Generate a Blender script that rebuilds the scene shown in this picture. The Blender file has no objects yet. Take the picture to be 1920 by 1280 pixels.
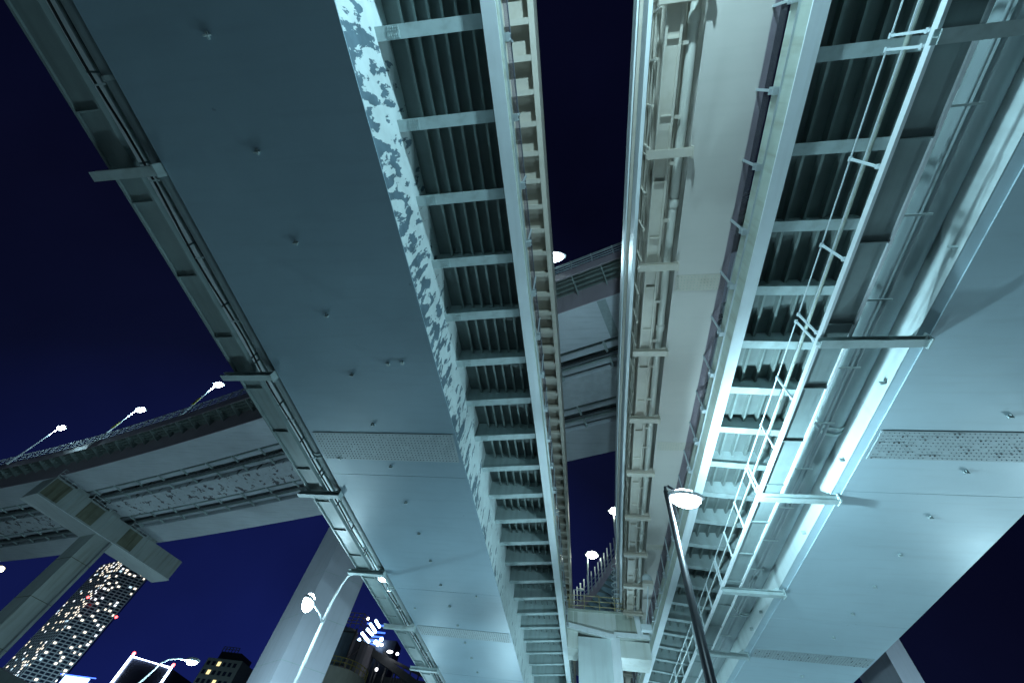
import bpy, math, random
from mathutils import Vector, Matrix
random.seed(7)
S = bpy.context.scene
# ------------------------------------------------------------------ camera
F = 747.0
def N(v): return Vector(v).normalized()
Zc = N((105, 490, -747)); Yc = Vector((135, -1165, -747)); Yc = (Yc - Zc * Yc.dot(Zc)).normalized(); Xc = Yc.cross(Zc)
W2C = Matrix((Xc, Yc, Zc))            # camera coords -> world coords
cam = bpy.data.cameras.new('camera'); cam.sensor_width = 36; cam.lens = F / 1920 * 36
cam.clip_start = 0.05; cam.clip_end = 6000
co = bpy.data.objects.new('camera', cam); S.collection.objects.link(co)
co.matrix_world = W2C.to_4x4(); S.camera = co
def ray(px, py): return W2C @ Vector((px - 960, -(py - 640), -F))
def atz(px, py, h): r = ray(px, py); return r * (h / r.z)
def aty(px, py, y): r = ray(px, py); return r * (y / r.y)
GZ = -1.6                              # street level below the camera
# ------------------------------------------------------------------ sky
w = bpy.data.worlds.new('World'); S.world = w; w.use_nodes = True
nt = w.node_tree; nt.nodes.clear()
out = nt.nodes.new('ShaderNodeOutputWorld'); bg = nt.nodes.new('ShaderNodeBackground')
tc = nt.nodes.new('ShaderNodeTexCoord'); sp = nt.nodes.new('ShaderNodeVectorMath'); sp.operation = 'DOT_PRODUCT'; sp.inputs[1].default_value = (-.453, .855, -.252); rp = nt.nodes.new('ShaderNodeValToRGB')
nt.links.new(tc.outputs['Generated'], sp.inputs[0]); nt.links.new(sp.outputs['Value'], rp.inputs[0])
els = rp.color_ramp.elements
# the sky glows deeper blue towards the city horizon on the left
els[0].position = 0.0; els[0].color = (0.0017, 0.0022, 0.011, 1)
els[1].position = 1.0; els[1].color = (0.009, 0.018, 0.16, 1)
for p, c in ((0.12, (0.0020, 0.0028, 0.014, 1)), (0.25, (0.0025, 0.0032, 0.015, 1)), (0.5, (0.0028, 0.0042, 0.020, 1)), (0.82, (0.0054, 0.0098, 0.074, 1))):
    e = els.new(p); e.color = c
cn = nt.nodes.new('ShaderNodeTexNoise'); cn.inputs['Scale'].default_value = 2.2; cn.inputs['Detail'].default_value = 5
nt.links.new(tc.outputs['Generated'], cn.inputs['Vector'])
cr = nt.nodes.new('ShaderNodeMapRange'); cr.inputs['From Min'].default_value = .35; cr.inputs['From Max'].default_value = .75; cr.inputs['To Min'].default_value = .82; cr.inputs['To Max'].default_value = 1.35
nt.links.new(cn.outputs[0], cr.inputs['Value'])
cm = nt.nodes.new('ShaderNodeVectorMath'); cm.operation = 'SCALE'; nt.links.new(rp.outputs[0], cm.inputs[0]); nt.links.new(cr.outputs[0], cm.inputs['Scale'])
nt.links.new(cm.outputs[0], bg.inputs[0]); bg.inputs[1].default_value = 1.0
nt.links.new(bg.outputs[0], out.inputs[0])
S.view_settings.view_transform = 'Standard'; S.view_settings.look = 'None'
S.view_settings.exposure = -0.12; S.view_settings.gamma = 1.0
S.cycles.max_bounces = 6; S.cycles.diffuse_bounces = 4
# ------------------------------------------------------------------ materials
def newmat(name):
    m = bpy.data.materials.new(name); m.use_nodes = True
    t = m.node_tree; return m, t, t.nodes['Principled BSDF']
def paint(name, col, var=0.12, rough=0.45, streak=0.0, scol=(0.10, 0.09, 0.06), sc=0.7, spec=0.5, sdir='z', metallic=0.0, spots=0.0, bump=0.0):
    m, t, b = newmat(name); n = t.nodes; L = t.links
    tc = n.new('ShaderNodeTexCoord')
    a = n.new('ShaderNodeTexNoise'); a.inputs['Scale'].default_value = sc; a.inputs['Detail'].default_value = 6
    a.inputs['Roughness'].default_value = 0.6
    L.new(tc.outputs['Object'], a.inputs['Vector'])
    r = n.new('ShaderNodeValToRGB'); r.color_ramp.elements[0].position = 0.3; r.color_ramp.elements[1].position = 0.7
    r.color_ramp.elements[0].color = tuple(c * (1 - var) for c in col) + (1,)
    r.color_ramp.elements[1].color = tuple(min(1, c * (1 + var)) for c in col) + (1,)
    L.new(a.outputs[0], r.inputs[0]); last = r.outputs[0]
    if streak:
        mp = n.new('ShaderNodeMapping'); mp.inputs['Scale'].default_value = {'z': (3, 3, .25), 'x': (.4, 4, 1), 'y': (4, .25, 1)}[sdir]
        L.new(tc.outputs['Object'], mp.inputs[0])
        s = n.new('ShaderNodeTexNoise'); s.inputs['Scale'].default_value = 1.0; s.inputs['Detail'].default_value = 5
        L.new(mp.outputs[0], s.inputs['Vector'])
        r2 = n.new('ShaderNodeValToRGB'); r2.color_ramp.elements[0].position = 0.5; r2.color_ramp.elements[1].position = 0.72
        r2.color_ramp.elements[0].color = (0, 0, 0, 1); r2.color_ramp.elements[1].color = (streak,) * 3 + (1,)
        L.new(s.outputs[0], r2.inputs[0])
        mx = n.new('ShaderNodeMix'); mx.data_type = 'RGBA'
        L.new(r2.outputs[0], mx.inputs['Factor']); L.new(last, mx.inputs['A']); mx.inputs['B'].default_value = tuple(scol) + (1,)
        last = mx.outputs['Result']
    if spots:
        v = n.new('ShaderNodeTexNoise'); v.inputs['Scale'].default_value = 3.2; v.inputs['Detail'].default_value = 8
        L.new(tc.outputs['Object'], v.inputs['Vector'])
        r3 = n.new('ShaderNodeValToRGB'); r3.color_ramp.elements[0].position = 0.73; r3.color_ramp.elements[1].position = 0.76
        r3.color_ramp.elements[0].color = (0, 0, 0, 1); r3.color_ramp.elements[1].color = (spots,) * 3 + (1,)
        L.new(v.outputs[0], r3.inputs[0])
        mx = n.new('ShaderNodeMix'); mx.data_type = 'RGBA'
        L.new(r3.outputs[0], mx.inputs['Factor']); L.new(last, mx.inputs['A']); mx.inputs['B'].default_value = (0.08, 0.085, 0.08, 1)
        last = mx.outputs['Result']
    L.new(last, b.inputs['Base Color'])
    rr = n.new('ShaderNodeMapRange'); rr.inputs['To Min'].default_value = rough - .08; rr.inputs['To Max'].default_value = rough + .12
    L.new(a.outputs[0], rr.inputs['Value']); L.new(rr.outputs[0], b.inputs['Roughness'])
    b.inputs['Specular IOR Level'].default_value = spec; b.inputs['Metallic'].default_value = metallic
    if bump:
        bn = n.new('ShaderNodeTexNoise'); bn.inputs['Scale'].default_value = 0.9; bn.inputs['Detail'].default_value = 2
        L.new(tc.outputs['Object'], bn.inputs['Vector'])
        bp = n.new('ShaderNodeBump'); bp.inputs['Strength'].default_value = bump; bp.inputs['Distance'].default_value = 0.05
        L.new(bn.outputs[0], bp.inputs['Height']); L.new(bp.outputs[0], b.inputs['Normal'])
    return m
def peel(name, pcol, bcol, zlo, zhi, thr=0.5, scl=(1, 1.5, .9), amount=.28, fade=('Y', 6, 26, -.12)):
    """two paint layers: flaked top coat over darker primer, denser towards the lower edge of the web"""
    m, t, b = newmat(name); n = t.nodes; L = t.links
    tc = n.new('ShaderNodeTexCoord'); mp = n.new('ShaderNodeMapping'); mp.inputs['Scale'].default_value = scl
    L.new(tc.outputs['Object'], mp.inputs[0])
    a = n.new('ShaderNodeTexNoise'); a.inputs['Scale'].default_value = 1.75; a.inputs['Detail'].default_value = 10
    a.inputs['Roughness'].default_value = 0.6; a.inputs['Distortion'].default_value = 0.25
    L.new(mp.outputs[0], a.inputs['Vector'])
    sx = n.new('ShaderNodeSeparateXYZ'); L.new(tc.outputs['Object'], sx.inputs[0])
    mr = n.new('ShaderNodeMapRange'); mr.inputs['From Min'].default_value = zlo; mr.inputs['From Max'].default_value = zhi
    mr.inputs['To Min'].default_value = amount; mr.inputs['To Max'].default_value = -amount * .35
    L.new(sx.outputs['Z'], mr.inputs['Value'])
    ad = n.new('ShaderNodeMath'); ad.operation = 'ADD'; L.new(a.outputs[0], ad.inputs[0]); L.new(mr.outputs[0], ad.inputs[1])
    fy = n.new('ShaderNodeMapRange'); fy.inputs['From Min'].default_value = fade[1]; fy.inputs['From Max'].default_value = fade[2]
    fy.inputs['To Min'].default_value = 0; fy.inputs['To Max'].default_value = fade[3]
    L.new(sx.outputs[fade[0]], fy.inputs['Value'])
    ad2 = n.new('ShaderNodeMath'); ad2.operation = 'ADD'; L.new(ad.outputs[0], ad2.inputs[0]); L.new(fy.outputs[0], ad2.inputs[1])
    r = n.new('ShaderNodeValToRGB'); r.color_ramp.interpolation = 'LINEAR'
    r.color_ramp.elements[0].position = thr; r.color_ramp.elements[1].position = thr + .012
    r.color_ramp.elements[0].color = (0, 0, 0, 1); r.color_ramp.elements[1].color = (1, 1, 1, 1)
    L.new(ad2.outputs[0], r.inputs[0])
    c = n.new('ShaderNodeTexNoise'); c.inputs['Scale'].default_value = 2; c.inputs['Detail'].default_value = 5
    L.new(tc.outputs['Object'], c.inputs['Vector'])
    def two(col, v):
        q = n.new('ShaderNodeValToRGB'); q.color_ramp.elements[0].position = .35; q.color_ramp.elements[1].position = .65
        q.color_ramp.elements[0].color = tuple(x * (1 - v) for x in col) + (1,); q.color_ramp.elements[1].color = tuple(x * (1 + v) for x in col) + (1,)
        L.new(c.outputs[0], q.inputs[0]); return q
    mx = n.new('ShaderNodeMix'); mx.data_type = 'RGBA'
    L.new(r.outputs[0], mx.inputs['Factor']); L.new(two(pcol, .08).outputs[0], mx.inputs['A']); L.new(two(bcol, .2).outputs[0], mx.inputs['B'])
    L.new(mx.outputs['Result'], b.inputs['Base Color']); b.inputs['Roughness'].default_value = .55
    bp = n.new('ShaderNodeBump'); bp.inputs['Strength'].default_value = .5; bp.inputs['Distance'].default_value = .01; bp.invert = True
    L.new(r.outputs[0], bp.inputs['Height']); L.new(bp.outputs[0], b.inputs['Normal'])
    return m
def emis(name, col, s):
    m, t, b = newmat(name); b.inputs['Base Color'].default_value = (.3, .3, .3, 1)
    b.inputs['Emission Color'].default_value = tuple(col) + (1,); b.inputs['Emission Strength'].default_value = s
    return m
LC = (0.52, 0.86, 1.0)
M = {}
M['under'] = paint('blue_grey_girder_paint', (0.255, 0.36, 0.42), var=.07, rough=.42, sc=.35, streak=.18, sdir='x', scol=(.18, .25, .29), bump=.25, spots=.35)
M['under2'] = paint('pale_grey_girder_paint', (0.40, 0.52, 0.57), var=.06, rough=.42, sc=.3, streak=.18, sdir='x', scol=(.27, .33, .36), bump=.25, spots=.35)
M['splice'] = paint('grey_splice_plate_paint', (0.33, 0.40, 0.42), var=.12, rough=.5, sc=3)
M['bolt'] = paint('darkened_bolt_paint', (0.16, 0.19, 0.2), var=.3, sc=6)
M['boltd'] = paint('blackened_bolt_steel', (0.02, 0.02, 0.022), var=.3, sc=6)
M['web'] = peel('flaking_web_paint', (0.58, 0.66, 0.66), (0.10, 0.155, 0.19), 10.0, 12.95, thr=.575, scl=(1, 2.0, .75), amount=.13)
M['web2'] = paint('light_web_paint', (0.56, 0.64, 0.64), var=.06, streak=.25, scol=(.3, .33, .32), sc=.6)
M['bracket'] = paint('bracket_paint', (0.40, 0.49, 0.49), var=.12, streak=.3, scol=(.12, .13, .11), sc=1.4, spots=.5)
M['rib'] = paint('rib_paint', (0.22, 0.27, 0.26), var=.15, streak=.3, sdir='y', scol=(.1, .11, .09), sc=1.1)
M['deck'] = paint('deck_plate_paint', (0.17, 0.21, 0.205), var=.18, streak=.3, sdir='y', scol=(.08, .09, .07), sc=.8)
M['band'] = paint('pale_flange_paint', (0.76, 0.82, 0.84), var=.05, streak=.15, sdir='y', scol=(.3, .33, .3), sc=.6)
M['fascia'] = paint('weathered_fascia', (0.42, 0.47, 0.41), var=.14, streak=.5, scol=(.16, .12, .06), sc=1.0)
M['tan'] = paint('beige_girder_paint', (0.56, 0.53, 0.49), var=.04, rough=.5, sc=.3, streak=.15, sdir='x', scol=(.42, .42, .38), bump=.2)
M['cream'] = paint('cream_weathered_paint', (0.54, 0.50, 0.43), var=.07, streak=.3, scol=(.40, .35, .26), sc=1.2)
M['pier'] = paint('pale_pier_paint', (0.62, 0.66, 0.62), var=.05, streak=.35, scol=(.4, .4, .3), sc=.8)
M['walk'] = paint('walkway_plate_paint', (0.22, 0.28, 0.28), var=.12, streak=.3, sdir='y', scol=(.1, .11, .1), sc=1.2)
M['rail'] = paint('pale_handrail_paint', (0.62, 0.70, 0.72), var=.06, rough=.4)
M['pipe'] = paint('grey_pipe_paint', (0.25, 0.31, 0.32), var=.07, rough=.55, streak=.2, sdir='y', scol=(.2, .22, .2))
M['pipet'] = paint('beige_pipe_paint', (0.60, 0.60, 0.54), var=.08, rough=.4, streak=.3, sdir='y', scol=(.3, .27, .2))
M['cable'] = paint('black_cable_rubber', (0.02, 0.02, 0.022), var=.2, rough=.6)
M['galv'] = paint('galvanised_post', (0.45, 0.50, 0.52), var=.12, rough=.35, metallic=.4)
M['galvd'] = paint('dull_galvanised_post', (0.22, 0.25, 0.27), var=.12, rough=.4, metallic=.3)
M['cross'] = paint('crossing_girder_paint', (0.64, 0.69, 0.75), var=.1, rough=.5, sc=.25, streak=.25, sdir='x', scol=(.24, .29, .3), spots=.35)
M['crossp'] = peel('crossing_flaked_paint', (0.62, 0.67, 0.72), (0.10, 0.09, 0.11), 23, 25, thr=.57, scl=(.8, .8, .8), amount=0, fade=('X', -30, -18, -.3))
M['purple'] = paint('mauve_grey_web_paint', (0.36, 0.31, 0.35), var=.08, streak=.2, sc=.5)
M['dark'] = paint('dark_void_steel', (0.05, 0.055, 0.055), var=.3, sc=1)
M['pole'] = paint('dark_lamp_pole_paint', (0.025, 0.028, 0.035), var=.1, rough=.35)
M['polew'] = paint('pale_lamp_pole_paint', (0.55, 0.6, 0.62), var=.05, rough=.35)
M['lamphead'] = paint('lamp_housing_paint', (0.35, 0.38, 0.4), var=.05, rough=.35)
M['yellow'] = paint('yellow_tag_paint', (0.55, 0.5, 0.04), var=.05)
M['conc'] = paint('smooth_concrete_pier', (0.54, 0.55, 0.62), var=.06, rough=.7, sc=.25, streak=.2, scol=(.3, .29, .3))
M['capm'] = paint('stained_cap_paint', (0.38, 0.43, 0.42), var=.08, rough=.6, sc=.4, streak=.4, scol=(.16, .15, .08))
M['stain'] = paint('rust_run_off_stain', (0.17, 0.18, 0.13), var=.35, rough=.8, sc=.5, streak=.8, scol=(.07, .06, .03))
M['lens'] = emis('lit_lamp_glass', (0.72, 0.92, 1.0), 45)
M['lensg'] = emis('greenish_lit_lamp_glass', (0.85, 1.0, 0.82), 40)
M['lensy'] = emis('warm_lit_lamp_glass', (1.0, 0.85, 0.5), 25)
M['asph'] = paint('asphalt', (0.04, 0.04, 0.042), var=.2, rough=.85, sc=2)
M['pave'] = paint('paving', (0.07, 0.07, 0.068), var=.15, rough=.85, sc=2)
M['white'] = paint('road_marking_paint', (0.7, 0.7, 0.68), var=.1, rough=.7)
def glassm():
    m = bpy.data.materials.new('smoky_barrier_panel'); m.use_nodes = True; t = m.node_tree; t.nodes.clear()
    o = t.nodes.new('ShaderNodeOutputMaterial'); mx = t.nodes.new('ShaderNodeMixShader'); tr = t.nodes.new('ShaderNodeBsdfTransparent')
    df = t.nodes.new('ShaderNodeBsdfPrincipled'); df.inputs['Base Color'].default_value = (.22, .22, .24, 1); df.inputs['Roughness'].default_value = .25
    tr.inputs[0].default_value = (.80, .77, .82, 1); mx.inputs[0].default_value = .12
    t.links.new(tr.outputs[0], mx.inputs[1]); t.links.new(df.outputs[0], mx.inputs[2]); t.links.new(mx.outputs[0], o.inputs[0])
    return m
M['panel'] = glassm()
# ------------------------------------------------------------------ mesh helpers
col = S.collection
class MB:
    def __init__(s): s.v = []; s.f = []
    def add(s, v, f):
        k = len(s.v); s.v += [tuple(x) for x in v]; s.f += [tuple(i + k for i in q) for q in f]; return s
    def box(s, x0, x1, y0, y1, z0, z1):
        v = [(x, y, z) for z in (z0, z1) for y in (y0, y1) for x in (x0, x1)]
        return s.add(v, [(0, 2, 3, 1), (4, 5, 7, 6), (0, 1, 5, 4), (2, 6, 7, 3), (0, 4, 6, 2), (1, 3, 7, 5)])
    def beam(s, p, q, wd, ht, up=(0, 0, 1), off=(0, 0)):
        p = Vector(p); q = Vector(q); d = (q - p).normalized(); u = Vector(up); sd = d.cross(u)
        if sd.length < 1e-4: sd = d.cross(Vector((0, 1, 0)))
        sd.normalize(); u = sd.cross(d).normalized()
        v = []
        for e in (p, q):
            for a, b in ((-1, -1), (1, -1), (1, 1), (-1, 1)):
                v.append(e + sd * (a * wd / 2 + off[0]) + u * (b * ht / 2 + off[1]))
        return s.add(v, [(3, 2, 1, 0), (4, 5, 6, 7), (0, 1, 5, 4), (1, 2, 6, 5), (2, 3, 7, 6), (3, 0, 4, 7)])
    def tube(s, pts, r, n=8, cap=True):
        pts = [Vector(p) for p in pts]; rs = r if isinstance(r, (list, tuple)) else [r] * len(pts)
        v = []; f = []; prev = None
        for i, p in enumerate(pts):
            d = (pts[min(i + 1, len(pts) - 1)] - pts[max(i - 1, 0)]).normalized()
            if prev is None:
                a = Vector((0, 0, 1)) if abs(d.z) < .9 else Vector((1, 0, 0)); a = (a - d * a.dot(d)).normalized()
            else: a = (prev - d * prev.dot(d)).normalized()
            prev = a; b = d.cross(a)
            for k in range(n):
                t = 2 * math.pi * k / n; v.append(p + (a * math.cos(t) + b * math.sin(t)) * rs[i])
        for i in range(len(pts) - 1):
            for k in range(n):
                f.append((i * n + k, i * n + (k + 1) % n, (i + 1) * n + (k + 1) % n, (i + 1) * n + k))
        if cap: f.append(tuple(range(n))[::-1]); f.append(tuple(range((len(pts) - 1) * n, len(pts) * n)))
        return s.add(v, f)
    def sweep(s, frames, prof, cap=True):
        """frames: (origin xy, unit lateral xy); prof: closed list of (u, z)"""
        n = len(prof); v = []; f = []
        for o, nn in frames:
            for u, z in prof: v.append((o[0] + nn[0] * u, o[1] + nn[1] * u, z))
        for i in range(len(frames) - 1):
            for k in range(n):
                f.append((i * n + k, (i + 1) * n + k, (i + 1) * n + (k + 1) % n, i * n + (k + 1) % n))
        if cap: f.append(tuple(range(n))); f.append(tuple(range((len(frames) - 1) * n, len(frames) * n))[::-1])
        return s.add(v, f)
    def prism(s, poly, z0, z1):
        n = len(poly); v = [(x, y, z0) for x, y in poly] + [(x, y, z1) for x, y in poly]
        f = [tuple(range(n))[::-1], tuple(range(n, 2 * n))] + [(i, (i + 1) % n, n + (i + 1) % n, n + i) for i in range(n)]
        return s.add(v, f)
    def blob(s, c, rx, ry, rz, ax=(1, 0, 0), n=14, m=8, lo=-1.0):
        ax = Vector((ax[0], ax[1], 0)).normalized(); ay = Vector((-ax.y, ax.x, 0)); c = Vector(c); v = []; f = []
        for i in range(m + 1):
            ph = math.pi * (i / m - .5); zz = max(math.sin(ph), lo)
            for k in range(n):
                t = 2 * math.pi * k / n
                v.append(c + ax * (rx * math.cos(ph) * math.cos(t)) + ay * (ry * math.cos(ph) * math.sin(t)) + Vector((0, 0, rz * zz)))
        for i in range(m):
            for k in range(n): f.append((i * n + k, i * n + (k + 1) % n, (i + 1) * n + (k + 1) % n, (i + 1) * n + k))
        return s.add(v, f)
    def build(s, name, mat, parent=None, smooth=False, label=None):
        me = bpy.data.meshes.new(name); me.from_pydata(s.v, [], s.f)
        import bmesh
        bm = bmesh.new(); bm.from_mesh(me); bmesh.ops.remove_doubles(bm, verts=bm.verts, dist=1e-5)
        bmesh.ops.recalc_face_normals(bm, faces=bm.faces); bm.to_mesh(me); bm.free()
        if smooth:
            me.polygons.foreach_set('use_smooth', [True] * len(me.polygons))
        me.materials.append(mat); o = bpy.data.objects.new(name, me); col.objects.link(o)
        if parent:
            o.parent = parent; o.matrix_parent_inverse = Matrix.Translation(parent_world(parent)).inverted()
        if label: o['label'] = label
        return o
def parent_world(o):
    v = Vector(o.location)
    while o.parent: 
        if o.type == 'EMPTY': break
        o = o.parent; v = Vector(o.location) if o.type == 'EMPTY' else v
    return v
def thing(name, label, cat, loc=(0, 0, GZ), group=None):
    o = bpy.data.objects.new(name, None); col.objects.link(o); o.location = loc; o.empty_display_size = .5
    o['label'] = label; o['category'] = cat
    if group: o['group'] = group
    return o
def bx(name, mat, parent, *a, **k): return MB().box(*a).build(name, mat, parent, **k)
def sub(name, mb, mat, parent_mesh, **k):
    """sub-part: parent is a mesh whose own frame is the thing's frame"""
    o = mb.build(name, mat, None, **k); o.parent = parent_mesh
    if 'bolt' in name: o['kind'] = 'stuff'
    return o
# NB parts are built in world coordinates; matrix_parent_inverse keeps them there.  Their children inherit that frame.
# ------------------------------------------------------------------ ground
g = MB().box(-3000, 3000, -2000, 4000, GZ - .5, GZ).build('ground', M['pave']); g['kind'] = 'structure'
r_ = MB().box(-2.2, 5.4, -80, 300, GZ - .3, GZ + .004).build('road', M['asph']); r_['kind'] = 'structure'
mk = MB()
for k in range(-8, 30): mk.box(1.5, 1.65, k * 10, k * 10 + 5, GZ, GZ + .008)
m_ = mk.build('road_marking', M['white']); m_['kind'] = 'structure'
for x0, x1 in ((-2.45, -2.2), (5.4, 5.65)):
    k_ = MB().box(x0, x1, -80, 300, GZ - .2, GZ + .14).build('kerb', M['conc']); k_['kind'] = 'structure'
# ------------------------------------------------------------------ curve functions of the straight viaducts
def interp(tab):
    def f(y):
        if y <= tab[0][0]: a, b = tab[0], tab[1]
        elif y >= tab[-1][0]: a, b = tab[-2], tab[-1]
        else:
            for a, b in zip(tab, tab[1:]):
                if a[0] <= y <= b[0]: break
        t = (y - a[0]) / (b[0] - a[0]); t2 = t
        return a[1] + (b[1] - a[1]) * t2
    return f
sA = interp([(-30, -.9), (-2, -.14), (3, 0), (7, .1), (12, .24), (20, .44), (28, .64), (36, .82), (80, 1.9)])
def sB2(y): return -.0004 * y * y if y > 0 else 0
def sB1(y): return (.0008 * y * y if y < 34 else .925 + (y - 34) * .045) if y > 0 else 0
sA2 = interp([(-30, -.6), (-3, -.05), (4, .1), (11, .3), (21, .5), (50, .68), (90, .9)])
def frs(s, y0, y1, step=2.0):
    n = max(1, int(round((y1 - y0) / step))); out = []
    for i in range(n + 1):
        y = y0 + (y1 - y0) * i / n; out.append(((s(y), y), (1, 0)))
    return out
def rect(u0, u1, z0, z1): return [(u0, z0), (u1, z0), (u1, z1), (u0, z1)]
def spath(s, u, z, y0, y1, step=2.0): return [(s(f[0][1]) + u, f[0][1], z) for f in frs(s, y0, y1, step)]
def bolts(mb, x0, x1, y0, y1, z, sx, sy, r=.017, h=.014, skip=.0, only=None, rnd=None):
    nx = int((x1 - x0) / sx); ny = int((y1 - y0) / sy)
    for i in range(nx + 1):
        for j in range(ny + 1):
            if rnd and rnd.random() < skip: continue
            x = x0 + (x1 - x0) * i / nx; y = y0 + (y1 - y0) * j / ny
            v = [(x + r * math.cos(t * math.pi / 3), y + r * math.sin(t * math.pi / 3), zz) for zz in (z, z - h) for t in range(6)]
            mb.add(v, [(6, 7, 8, 9, 10, 11)] + [(t, (t + 1) % 6, 6 + (t + 1) % 6, 6 + t) for t in range(6)])
Y0, Y1 = -24, 80
# ------------------------------------------------------------------ viaduct builder (left = A, right = B2)
def lattice_rails(mb, s, u, z, segs, posts, top=1.1, r=.019):
    for a, b in segs:
        for zz in (top, top * .55): mb.tube(spath(s, u, z + zz, a, b, 2.2), r, 6)
    for y in posts:
        mb.beam((s(y) + u, y, z), (s(y) + u, y, z + top + .02), .05, .05, up=(0, 1, 0))
        for zz in (.08, top): mb.box(s(y) + u - .035, s(y) + u + .035, y - .05, y + .05, z + zz - .035, z + zz + .03)
def viaduct(name, label, s, xw_in, xb0, xb1, xedge, sgn, webmat, undermat, yb0, sx0, sx_web, splices, lugs, lug_u):
    """sgn: +1 when the road gap is on the +x side (left viaduct), -1 when on the -x side"""
    T = thing(name, label, 'viaduct', ((xb0 + xb1) / 2, 0, GZ))
    HB, HD = 10.0, 12.95
    cx = (xb0 + xb1) / 2; xedge2 = 2 * cx - xedge if sgn > 0 else xb1 + 2.5
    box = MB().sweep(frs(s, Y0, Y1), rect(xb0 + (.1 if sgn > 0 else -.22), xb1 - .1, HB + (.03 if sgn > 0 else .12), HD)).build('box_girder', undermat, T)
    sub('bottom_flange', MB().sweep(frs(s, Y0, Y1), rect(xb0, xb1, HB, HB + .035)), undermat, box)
    wx = xb1 - .1 if sgn > 0 else xb0 - .23
    if sgn < 0: sub('flange_ledge', MB().sweep(frs(s, Y0, Y1), [(xb0 + .04, HB + .036), (xb0 - .22, HB + .10), (xb0 + .12, HB + .3)]), undermat, box)
    MB().sweep(frs(s, Y0, Y1), rect(wx, wx + .012 * sgn, HB + (.036 if sgn > 0 else .105), HD - .001)).build('web_plate', webmat, T)
    # web vertical stiffener joints
    # deck
    lo, hi = min(xedge, xedge2), max(xedge, xedge2)
    MB().sweep(frs(s, Y0, Y1), rect(lo + .06, hi - .06, HD, HD + .22)).build('deck_slab', M['deck'], T)
    # fascia girders both sides
    for e, sg in ((xedge, sgn), (xedge2, -sgn)):
        MB().sweep(frs(s, Y0, Y1), rect(min(e, e - .06 * sg), max(e, e - .06 * sg), 12.08, 13.15)).build('fascia_plate', M['fascia'], T)
        MB().sweep(frs(s, Y0, Y1), rect(min(e, e - .36 * sg), max(e, e - .36 * sg), 12.03, 12.079)).build('edge_flange', M['band'], T)
        # thin ledges on the fascia
        MB().sweep(frs(s, Y0, Y1), rect(min(e, e + .05 * sg), max(e, e + .05 * sg), 12.62, 12.65)).build('drip_edge', M['galv'], T)
    # longitudinal ribs in the visible cantilever
    a, b = (xb1, xedge) if sgn > 0 else (xedge, xb0)
    a += .22; b -= .22; nr = 7
    for k in range(nr):
        u = a + (b - a) * (k + .5) / nr
        mb = MB().sweep(frs(s, Y0, Y1), [(u - .012, HD), (u - .012, HD - .24), (u + .06, HD - .24), (u + .06, HD - .19), (u + .012, HD - .17), (u + .012, HD)])
        mb.build('longitudinal_rib', M['rib'], T)
    # cross brackets
    ys = []
    y = yb0 - 6 * 2.03
    while y < 60: ys.append(y); y += 2.03
    proto = None
    for y in ys:
        xe = xedge - .06 * sgn; xw = wx + .012 * sgn
        if proto is None:
            y_ = 0.0
            pts = [(xe, 12.30), (xw, 12.02), (xw, HD - .0), (xe, HD)]
            v = [(x, y_ - .008, z) for x, z in pts] + [(x, y_ + .008, z) for x, z in pts]
            web = MB().add(v, [(0, 1, 2, 3), (7, 6, 5, 4), (0, 4, 5, 1), (1, 5, 6, 2), (2, 6, 7, 3), (3, 7, 4, 0)])
            web.beam((xe, 0, 12.29), (xw, 0, 12.01), .30, .025)
            # splice cover near the box with bolts
            d = (xw - xe); x1 = xe + d * .80; x2 = xe + d * .90
            z1 = 12.29 - .28 * .80; z2 = 12.29 - .28 * .90
            web.beam((x1, 0, z1 - .02), (x2, 0, z2 - .02), .27, .018)
            for i in range(5):
                for j in (-.1, -.05, .05, .1):
                    t = .81 + .08 * i / 4; zc = 12.29 - .28 * t - .03
                    web.box(xe + d * t - .014, xe + d * t + .014, j - .014, j + .014, zc - .016, zc)
            # vertical stiffeners of the bracket web
            proto = web.build('cross_bracket', M['bracket'], T)
            proto.location.x = s(y); proto.location.y = y
            base = proto
        else:
            o = base.copy(); col.objects.link(o); o.parent = T; o.matrix_parent_inverse = base.matrix_parent_inverse.copy()
            o.location.x = s(y); o.location.y = y
    # splice plates with bolt fields
    for ya, yb, yc, dk in splices:
        ca, cb = xb0 + .12, xb1 - .12
        sh = s((ya + yb) / 2)
        p = MB().box(ca + sh, cb + sh, ya, yb, HB - .022, HB - .0005).build('splice_plate', M['splice'], T)
        mb = MB(); bolts(mb, ca + .1 + sh, cb - .1 + sh, ya + .08, yb - .08, HB - .022, .13, .125, rnd=random.Random(3), skip=.05)
        sub('bolt_field', mb, M['bolt'], p)
        if dk:
            mb = MB(); bolts(mb, ca + .1 + sh, cb - .1 + sh, ya + .08, yb - .08, HB - .034, .13, .125, r=.03, rnd=random.Random(5), skip=.93)
            sub('blackened_bolts', mb, M['boltd'], p)
    for y in [v for v in (12.9, 22.3, 34) ]:
        if any(a_ - .6 < y < b_ + .6 for a_, b_, _, _ in splices): continue
        MB().box(xb0 + .02 + s(y), xb1 - .02 + s(y), y - .012, y + .012, HB - .006, HB - .0005).build('weld_seam', undermat, T)
    # lifting lugs
    for y in lugs:
        x = lug_u + s(y); mb = MB().box(x - .07, x + .07, y - .015, y + .015, HB - .09, HB - .001); mb.box(x - .02, x + .02, y - .07, y + .07, HB - .05, HB - .001)
        mb.build('lifting_lug', M['bracket'], T)
    # barrier
    e = xedge + .03 * sgn
    mb0 = None; k = 0; y = .75 - 1.83 * 4
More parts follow.
